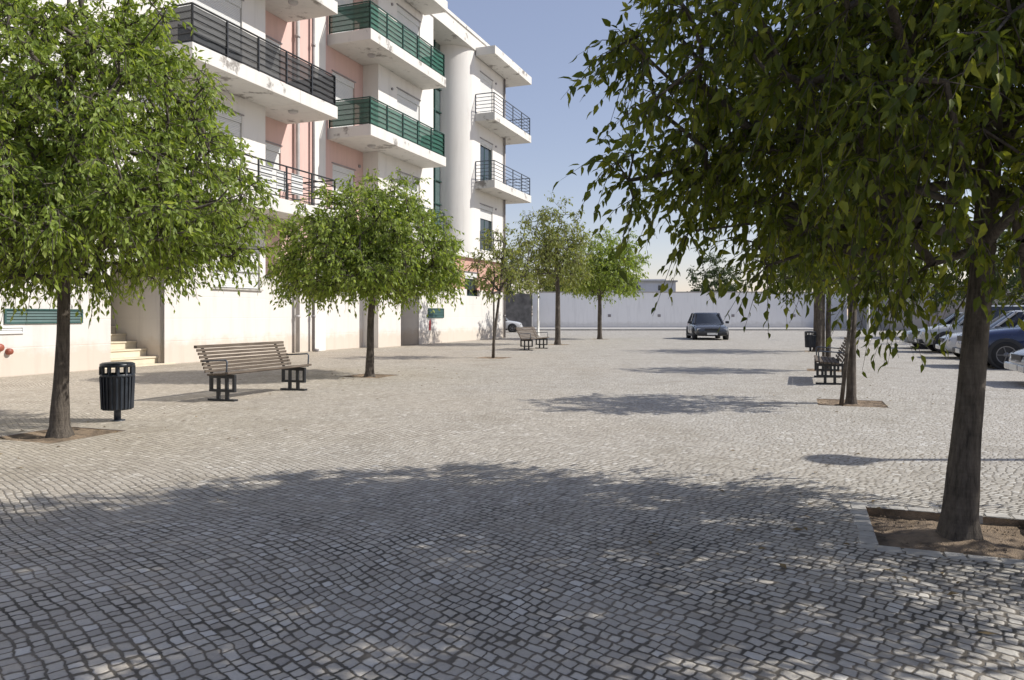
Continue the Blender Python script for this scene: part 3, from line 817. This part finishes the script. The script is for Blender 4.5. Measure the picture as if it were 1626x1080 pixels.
parked((11.3, 19.1), 4.5, 'dark navy blue tall car partly hidden by the thick leaning trunk', P_navy, Ht=1.66, Wd=1.78, style='suv')
parked((9.42, 14.15), 4.0, 'light silver car whose nose enters at the right edge', P_grey, Ht=1.36)
make_car('parked_car', 'black saloon car facing the camera alone before the long pale wall', (10.55, 41.0), R(-97), P_black, L=4.5, Wd=1.8, Ht=1.42, style='sedan')
make_car('parked_car', 'white car half hidden behind the far corner of the apartment building', (-1.15, 57), R(-4), P_white, L=3.9, Ht=1.5, style='hatch')

# ------------------------------------------------------------------ trees
def make_tree(name, label, base, trunk, env, ncl, seed, leafm, leaf_len=.09, tw_n=5, tw_len=.34, lv_n=9, droop=.5,
              group=None, extra=(), barkm=None, fine=False, twigs=True, shell=.5, fill=1.0, step=.28, tipr=.006, cat='tree', reject=None, shear=0, taper=0, gapscale=1.15, gapn=.0, lean_leaf=.75):
    """trunk: list of (dx,dy,z,r). env: (cx,cy,cz, rx,ry,rz_up,rz_down) relative to base xy. extra: clusters outside the envelope."""
    rng = np.random.default_rng(seed)
    t = thing(name, label, cat, (base[0], base[1], 0), 0, group)
    cx, cy, cz, rx, ry, ru, rd = env
    nodes = [np.array(p[:3], float) for p in trunk]; parent = [-1] + list(range(len(trunk) - 1))
    tr_n = len(trunk)
    ok_from = next((i for i, p in enumerate(trunk) if p[2] > cz - rd * 1.05), tr_n - 1)
    pts = []
    tries = 0
    while len(pts) < ncl and tries < ncl * 40:
        tries += 1
        d = rng.normal(size=3); d /= np.linalg.norm(d)
        lob = 1 + .20 * mnoise.noise(Vector(d * 1.9 + seed)) + .16 * mnoise.noise(Vector(d * 4.3 + seed * 2))
        rr = rng.random() ** shell * lob
        if d[2] < 0:
            hz = math.hypot(d[0], d[1]) + 1e-6; g_ = min(1.0, hz ** .35) / hz
            d = np.array([d[0] * g_, d[1] * g_, -abs(d[2]) ** .8])
        p = np.array([cx + d[0] * rx * rr, cy + d[1] * ry * rr, cz + d[2] * (ru if d[2] > 0 else rd) * rr]); p[1] += shear * max(0, p[2] - cz)
        if taper and p[2] > cz: k_ = 1 - taper * (p[2] - cz) / ru; p[0] = cx + (p[0] - cx) * k_; p[1] = cy + (p[1] - cy) * k_
        if reject and reject(p): continue
        if gapn and mnoise.noise(Vector(p * gapscale + seed * 3)) < gapn - .45: continue
        pts.append(p)
    pts += [np.array(e, float) for e in extra]
    top = nodes[ok_from]
    pts.sort(key=lambda p: np.linalg.norm(p - top) + rng.random() * .3)
    paths = []
    arr = np.array(nodes)
    tr_xy = np.array([cx * .4, cy * .4])
    for p in pts:
        cand = arr[ok_from:]
        dv = p - cand; dist = np.linalg.norm(dv, axis=1)
        below = np.clip(cand[:, 2] - p[2], 0, None)
        dcen = np.linalg.norm(cand - top, axis=1)
        cost = dist + .5 * below + .12 * dcen
        q = int(np.argmin(cost)) + ok_from
        a = arr[q]; ln = np.linalg.norm(p - a); ns = max(1, int(ln / step)); path = [q]; newp = []
        bow = np.array([0, 0, .10 * ln])
        for k in range(1, ns + 1):
            tt = k / ns; x = a + (p - a) * tt + bow * math.sin(math.pi * tt) + (rng.normal(size=3) * .035 * step / .28 if k < ns else 0)
            nodes.append(x); parent.append(path[-1]); path.append(len(nodes) - 1); newp.append(x)
        arr = np.vstack([arr, np.array(newp)])
        paths.append(path)
    cnt = np.zeros(len(nodes))
    for path in paths: cnt[path[-1]] += 1
    for i in range(len(nodes) - 1, 0, -1): cnt[parent[i]] += cnt[i]
    rmax = trunk[-1][3]
    rad = np.minimum(tipr * np.maximum(cnt, 1) ** .52, max(rmax * .75, .03))
    m = MB()
    # trunk with root flare and slightly irregular section
    tp = [Vector(p[:3]) for p in trunk]; tr = [p[3] for p in trunk]
    n = 14; vs = []; fs = []
    fine_t = []
    for i in range(len(tp) - 1):
        sub = 5 if i < 3 else 2
        for k in range(sub): fine_t.append((tp[i].lerp(tp[i + 1], k / sub), tr[i] + (tr[i + 1] - tr[i]) * k / sub))
    fine_t.append((tp[-1], tr[-1]))
    for (c, r_) in fine_t:
        for k in range(n):
            a = 2 * math.pi * k / n
            rr = r_ * (1 + .13 * mnoise.noise(Vector((math.cos(a) * 1.3, math.sin(a) * 1.3, c.z * 1.4 + seed))) + .05 * mnoise.noise(Vector((math.cos(a) * 3, math.sin(a) * 3, c.z * 6))))
            if c.z < .12: rr *= 1 + .16 * max(0, math.sin(a * 4 + seed)) * (1 - c.z / .12)
            vs.append((c.x + rr * math.cos(a), c.y + rr * math.sin(a), c.z))
    for i in range(len(fine_t) - 1):
        for k in range(n): fs.append((i * n + k, i * n + (k + 1) % n, (i + 1) * n + (k + 1) % n, (i + 1) * n + k))
    m.add(vs, fs, 0, True)
    for path in paths:
        rs = [rad[i] for i in path]; rs[0] = min(rs[0] if path[0] >= tr_n else rs[1] * 1.25, rs[1] * 1.35 if len(rs) > 1 else rs[0])
        m.tube([nodes[i] for i in path], rs, 6 if max(rs) > .02 else 4, caps=False)
    # twigs
    TS = []; TD = []; TL = []
    cen = np.array([cx, cy, cz - .3])
    for path in paths:
        ends = [(path[-1], tw_n)] + [(i, max(1, tw_n // 3)) for i in path[1:-1] if cnt[i] < 6]
        for i, nn in ends:
            for _ in range(nn):
                o = nodes[i] - cen; o /= (np.linalg.norm(o) + 1e-6)
                d = o * .55 + rng.normal(size=3) * .62 + np.array([0, 0, .05]); d /= np.linalg.norm(d)
                TS.append(nodes[i]); TD.append(d); TL.append(tw_len * rng.uniform(.45, 1.25))
    TS = np.array(TS); TD = np.array(TD); TL = np.array(TL)[:, None]
    nt_ = len(TS); K = lv_n
    def tw(tt): return TS + TD * TL * tt + np.array([0, 0, -1.]) * TL * droop * tt ** 2
    if twigs:
        p0, p1, p2 = tw(0), tw(.5), tw(1.0)
        side = np.cross(TD, rng.normal(size=(nt_, 3))); side /= np.linalg.norm(side, axis=1)[:, None] + 1e-9; s2 = np.cross(TD, side)
        V = []
        for p, r_ in ((p0, .0035), (p1, .0025), (p2, .001)):
            for k in range(3):
                a = k * 2.0944; V.append(p + (side * math.cos(a) + s2 * math.sin(a)) * r_ * (1.0 if fine else 1.6))
        V = np.stack(V, 1).reshape(-1, 3); off = len(m.v); m.v += [tuple(x) for x in V.tolist()]
        for i in range(nt_):
            o = off + i * 9
            for s_ in (0, 3):
                for k in range(3):
                    m.f.append((o + s_ + k, o + s_ + (k + 1) % 3, o + s_ + 3 + (k + 1) % 3, o + s_ + 3 + k)); m.m.append(0); m.sm.append(True)
    trunk_o = m.build('trunk', barkm or M_bark, t)
    # leaves
    Ps = []; Ds = []
    for k in range(K):
        tt = (.12 + .88 * (k + rng.random((nt_, 1))) / K)
        keep = rng.random(nt_) < fill
        Ps.append((TS + TD * TL * tt + np.array([0, 0, -1.]) * TL * droop * tt ** 2)[keep]); Ds.append(TD[keep])
    P = np.vstack(Ps); DD = np.vstack(Ds); nl = len(P)
    A = DD * .45 + rng.normal(size=(nl, 3)) * .45 + np.array([0, 0, -lean_leaf]); A /= np.linalg.norm(A, axis=1)[:, None]
    Nn = rng.normal(size=(nl, 3)) * .6 + np.array([0, 0, .6]); Nn -= A * np.sum(A * Nn, 1)[:, None]; Nn /= np.linalg.norm(Nn, axis=1)[:, None] + 1e-9
    Wv = np.cross(A, Nn); Lf = leaf_len * rng.uniform(.55, 1.25, (nl, 1)); Wd = Lf * rng.uniform(.36, .5, (nl, 1))
    P = P + A * Lf * .12
    if fine:
        V = np.stack([P, P + A * Lf * .28 + Wv * Wd * .5 + Nn * Wd * .12, P + A * Lf * .62 + Wv * Wd * .36 + Nn * Wd * .05, P + A * Lf - Nn * Lf * .16,
                      P + A * Lf * .62 - Wv * Wd * .36 + Nn * Wd * .05, P + A * Lf * .28 - Wv * Wd * .5 + Nn * Wd * .12, P + A * Lf * .3 - Nn * Wd * .06, P + A * Lf * .64 - Nn * Wd * .12], 1)
        F = [(0, 1, 6), (0, 6, 5), (1, 2, 7, 6), (5, 6, 7, 4), (2, 3, 7), (7, 3, 4)]
    else:
        V = np.stack([P, P + A * Lf * .42 + Wv * Wd * .5, P + A * Lf - Nn * Lf * .12, P + A * Lf * .42 - Wv * Wd * .5, P + A * Lf * .45 - Nn * Wd * .16], 1)
        F = [(0, 1, 2, 4), (0, 4, 2, 3)]
    nv = V.shape[1]; V = V.reshape(-1, 3)
    loops = np.concatenate([np.array(f) for f in F]); sizes = np.array([len(f) for f in F])
    LI = (loops[None, :] + (np.arange(nl) * nv)[:, None]).reshape(-1); SZ = np.tile(sizes, nl); ST = np.concatenate([[0], np.cumsum(SZ)[:-1]])
    me = bpy.data.meshes.new('crown'); me.vertices.add(len(V)); me.vertices.foreach_set('co', V.astype(np.float32).ravel())
    me.loops.add(len(LI)); me.loops.foreach_set('vertex_index', LI.astype(np.int32))
    me.polygons.add(len(SZ)); me.polygons.foreach_set('loop_start', ST.astype(np.int32)); me.polygons.foreach_set('loop_total', SZ.astype(np.int32))
    me.polygons.foreach_set('use_smooth', np.zeros(len(SZ), bool))
    at = me.attributes.new('rnd', 'FLOAT', 'FACE')
    val = np.clip(rng.normal(.45, .24, nl), 0, 1)
    at.data.foreach_set('value', np.repeat(val, len(F)).astype(np.float32))
    me.materials.append(leafm); me.update(calc_edges=True); me.validate()
    o = bpy.data.objects.new('crown', me); COL.objects.link(o); o.parent = t
    print(name, 'clusters', len(pts), 'twigs', nt_, 'leaves', nl)
    return t
TG = 'trees planted in square pits on the plaza'
def tr(*p): return list(p)
# thick leaning tree, right foreground
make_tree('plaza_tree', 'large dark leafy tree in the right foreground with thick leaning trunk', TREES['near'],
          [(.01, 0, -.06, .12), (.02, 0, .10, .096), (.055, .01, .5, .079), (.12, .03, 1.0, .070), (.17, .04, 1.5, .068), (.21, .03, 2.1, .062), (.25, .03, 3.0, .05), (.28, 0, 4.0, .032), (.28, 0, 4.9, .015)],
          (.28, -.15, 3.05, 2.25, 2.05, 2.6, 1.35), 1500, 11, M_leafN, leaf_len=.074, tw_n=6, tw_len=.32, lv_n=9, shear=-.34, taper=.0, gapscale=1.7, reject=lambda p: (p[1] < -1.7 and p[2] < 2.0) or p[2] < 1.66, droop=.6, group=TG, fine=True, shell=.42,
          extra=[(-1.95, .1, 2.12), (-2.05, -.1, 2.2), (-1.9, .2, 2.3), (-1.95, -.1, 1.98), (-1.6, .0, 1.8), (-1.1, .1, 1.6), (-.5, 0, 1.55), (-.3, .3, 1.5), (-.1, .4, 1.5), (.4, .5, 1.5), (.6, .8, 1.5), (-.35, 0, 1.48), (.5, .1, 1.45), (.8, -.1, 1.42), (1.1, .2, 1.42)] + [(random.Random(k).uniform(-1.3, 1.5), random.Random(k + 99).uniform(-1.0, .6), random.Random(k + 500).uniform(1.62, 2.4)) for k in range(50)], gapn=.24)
make_tree('plaza_tree', 'full bright green tree at the left edge beside the near litter bin', TREES['left'],
          [(0, 0, -.05, .135), (0, 0, .10, .100), (.01, 0, .5, .076), (.03, .01, 1.1, .066), (.04, .02, 1.7, .062), (.08, 0, 2.5, .065), (.1, 0, 3.6, .045), (.1, 0, 4.9, .015)],
          (.10, .0, 2.75, 1.98, 2.1, 2.7, 1.1), 1400, 23, M_leafA, leaf_len=.078, tw_n=6, tw_len=.34, lv_n=9, taper=.2, gapscale=1.6, droop=.5, group=TG, shell=.42, gapn=.12)
make_tree('plaza_tree', 'round bright green tree beside the long bench in front of the building', TREES['mid'],
          [(0, 0, -.05, .12), (.0, 0, .10, .095), (.01, 0, .6, .078), (.02, 0, 1.2, .072), (.06, 0, 1.7, .068), (.1, 0, 2.4, .055), (.1, 0, 3.6, .02)],
          (.03, .0, 2.55, 1.9, 1.9, 1.55, .85), 850, 37, M_leafA, leaf_len=.098, tw_n=6, tw_len=.38, lv_n=8, droop=.4, group=TG, shell=.45, gapn=.16)
make_tree('plaza_sapling', 'thin sparse sapling leaning against a stake near the building', TREES['slim'],
          [(0, 0, -.04, .05), (.02, 0, .5, .045), (.1, 0, 1.2, .04), (.2, 0, 2.0, .035), (.3, 0, 3.0, .02), (.33, 0, 3.6, .01)],
          (.33, 0, 2.8, .95, .95, 1.2, .9), 130, 41, M_leafC, leaf_len=.12, tw_n=4, tw_len=.32, lv_n=5, droop=.3, group=TG)
make_tree('plaza_tree', 'sparse olive-brown tree with visible branches behind the distant bench', TREES['olive'],
          [(0, 0, -.05, .16), (.0, 0, .3, .12), (0, 0, 1.2, .11), (0, 0, 2.3, .10), (-.05, 0, 3.4, .07), (0, 0, 5.0, .03)],
          (-.25, 0, 4.0, 1.75, 1.7, 2.15, 1.6), 330, 53, M_leafC, leaf_len=.15, tw_n=5, tw_len=.5, lv_n=5, droop=.2, group=TG, shell=.5)
make_tree('plaza_tree', 'green tree farthest along the left row, before the long pale wall', TREES['far'],
          [(0, 0, -.05, .15), (.0, 0, .3, .12), (0, 0, 1.2, .11), (0, 0, 2.3, .10), (.05, 0, 3.4, .07), (0, 0, 5.0, .03)],
          (.25, 0, 3.75, 2.15, 2.0, 2.0, 1.4), 420, 59, M_leafA, leaf_len=.17, tw_n=5, tw_len=.5, lv_n=6, droop=.3, group=TG, shell=.5)
make_tree('plaza_tree', 'straight young tree tied to a leaning stake in front of the right bench', TREES['staked'],
          [(0, 0, -.05, .085), (.0, 0, .10, .07), (.01, 0, .6, .062), (.02, 0, 1.3, .058), (.03, 0, 1.9, .06), (.0, 0, 2.6, .04), (0, 0, 3.3, .015)],
          (.0, 0, 2.5, 1.25, 1.2, 1.15, .85), 190, 61, M_leafB, leaf_len=.12, tw_n=5, tw_len=.32, lv_n=6, droop=.4, group=TG)
make_tree('plaza_tree', 'slim tree with a stake standing behind the right bench', TREES['twin'],
          [(0, 0, -.05, .075), (.0, 0, .10, .065), (.01, 0, .8, .06), (.02, 0, 1.6, .055), (.0, 0, 2.6, .035), (0, 0, 3.3, .012)],
          (.0, 0, 2.6, 1.15, 1.1, 1.1, .8), 140, 67, M_leafB, leaf_len=.13, tw_n=5, tw_len=.34, lv_n=6, droop=.4, group=TG)
make_tree('plaza_tree', 'thick trunked tree beside the distant litter bin on the right', TREES['binside'],
          [(0, 0, -.05, .2), (.0, 0, .2, .17), (0, 0, 1.2, .155), (0, 0, 2.3, .13), (.05, 0, 3.4, .08), (0, 0, 4.6, .03)],
          (.0, 0, 3.4, 1.9, 1.8, 1.7, 1.2), 230, 71, M_leafB, leaf_len=.15, tw_n=5, tw_len=.42, lv_n=6, droop=.4, group=TG)
# stakes
def stake(a, b, r_, label):
    k = MB(); k.tube([a, ((a[0] + b[0]) / 2 + .004, (a[1] + b[1]) / 2, (a[2] + b[2]) / 2), b], [r_, r_ * .95, r_ * .9], 8)
    tag(k.build('tree_stake', M_bark), label, 'stake', 'wooden tree stakes')
x, y = TREES['slim']; stake((x + .01, y - .05, -.05), (x + .02, y - .06, 1.95), .028, 'grey stake standing against the thin sapling near the building')
x, y = TREES['staked']; stake((x - .19, y - .1, -.05), (x - .02, y - .09, 1.5), .032, 'leaning wooden stake beside the young tree in front of the right bench')
x, y = TREES['twin']; stake((x - .13, y - .05, -.05), (x - .12, y - .05, 2.0), .035, 'upright stake beside the slim tree behind the right bench')

# trees beyond the plaza
BG = 'trees beyond the far wall and the car park'
def ftree(label, x, y, h, r_, seed, lm, n=130, ll=.34):
    make_tree('background_tree', label, (x, y), [(0, 0, -.05, .22), (0, 0, .5, .18), (.05, 0, h * .3, .15), (0, 0, h * .6, .09), (0, 0, h * .85, .03)],
              (0, 0, h * .6, r_, r_ * .95, h * .4, h * .36), n, seed, lm, leaf_len=ll, tw_n=6, tw_len=.85, lv_n=7, droop=.3, group=BG, step=.6, tipr=.012)
ftree('bushy green tree behind the dark stone wall left of the lamp post', -1.5, 80, 8.5, 3.6, 101, M_leafD, 150)
ftree('low green tree over the pale wall, left of the pale house', 8.5, 80, 6.3, 2.6, 103, M_leafD)
ftree('tree over the pale wall, immediately left of the pale house', 4.6, 84, 6.8, 2.6, 105, M_leafC)
ftree('grey green tree over the wall at the right of the pale house', 23.0, 84, 7.6, 3.4, 107, M_leafD)
ftree('dark tree behind the low grey building', 38, 78, 9.5, 4.4, 109, M_leafD, 150)
ftree('dark tree behind the farthest parked cars', 26.5, 42, 6.5, 3.4, 111, M_leafD, 170, .26)
ftree('dark tree behind the second farthest parked car', 25.0, 33.5, 6.2, 3.2, 113, M_leafD, 170, .24)
ftree('dark tree behind the dark blue car', 22.5, 25.5, 6.0, 3.0, 115, M_leafD, 170, .22)

# dry leaves blown over the paving
rg = random.Random(5); k = MB()
for i in range(260):
    tx, ty = rg.choice(list(TREES.values())[:3] + [TREES['staked']])
    a = rg.uniform(0, 6.28); d = .3 + abs(rg.gauss(0, 1.6)); x, y = tx + math.cos(a) * d, ty + math.sin(a) * d
    q = rg.uniform(0, 6.28); l = rg.uniform(.018, .04); w_ = l * .4; c, s_ = math.cos(q), math.sin(q); z = .006
    k.add([(x - c * l, y - s_ * l, z), (x + s_ * w_, y - c * w_, z + rg.uniform(.002, .012)), (x + c * l, y + s_ * l, z + .004), (x - s_ * w_, y + c * w_, z + rg.uniform(.002, .012))], [(0, 1, 2, 3)])
M_dry = simple('dry_leaf', (.20, .14, .06), .8, .4, 3, 0)
tag(k.build('fallen_leaves', M_dry), 'scattered small dry leaves on the paving round the trees', 'leaves', kind='stuff')

# ------------------------------------------------------------------ light, sky, camera
w = bpy.data.worlds.new('World'); scene.world = w; w.use_nodes = True
nt = w.node_tree; sky = nt.nodes.new('ShaderNodeTexSky'); sky.sky_type = 'NISHITA'; sky.sun_disc = False
sky.sun_elevation = R(SUN_EL); sky.sun_rotation = R(90); sky.air_density = 1.0; sky.dust_density = .35; sky.ozone_density = 2.6; sky.altitude = 20
nt.links.new(mixc(nt, .38, mixc(nt, 1.0, sky.outputs[0], (1.55, 1.22, 1.02), 'MULTIPLY'), (2.75, 3.1, 4.8)), nt.nodes['Background'].inputs[0]); nt.nodes['Background'].inputs[1].default_value = .125
sd = bpy.data.lights.new('sun', 'SUN'); sd.energy = 4.7; sd.angle = R(.55); sd.color = (1, .965, .90)
so = bpy.data.objects.new('sun', sd); COL.objects.link(so)
so.rotation_euler = Vector((-math.cos(R(SUN_EL)), 0, -math.sin(R(SUN_EL)))).to_track_quat('-Z', 'Y').to_euler()
so.location = (20, 0, 20)

cam = bpy.data.cameras.new('camera'); co = bpy.data.objects.new('camera', cam); COL.objects.link(co)
cam.sensor_width = 36; cam.lens = 36 * 1200 / 1626; cam.shift_y = -40 / 1626
co.location = (0, 0, 1.3); co.rotation_euler = (R(90), 0, 0); cam.clip_end = 3000; cam.clip_start = .05
scene.camera = co
scene.view_settings.view_transform = 'Standard'; scene.view_settings.look = 'None'; scene.view_settings.exposure = .13; scene.view_settings.gamma = 1
scene.cycles.max_bounces = 6; scene.cycles.diffuse_bounces = 3; scene.cycles.glossy_bounces = 2; scene.cycles.transparent_max_bounces = 8; scene.cycles.transmission_bounces = 4
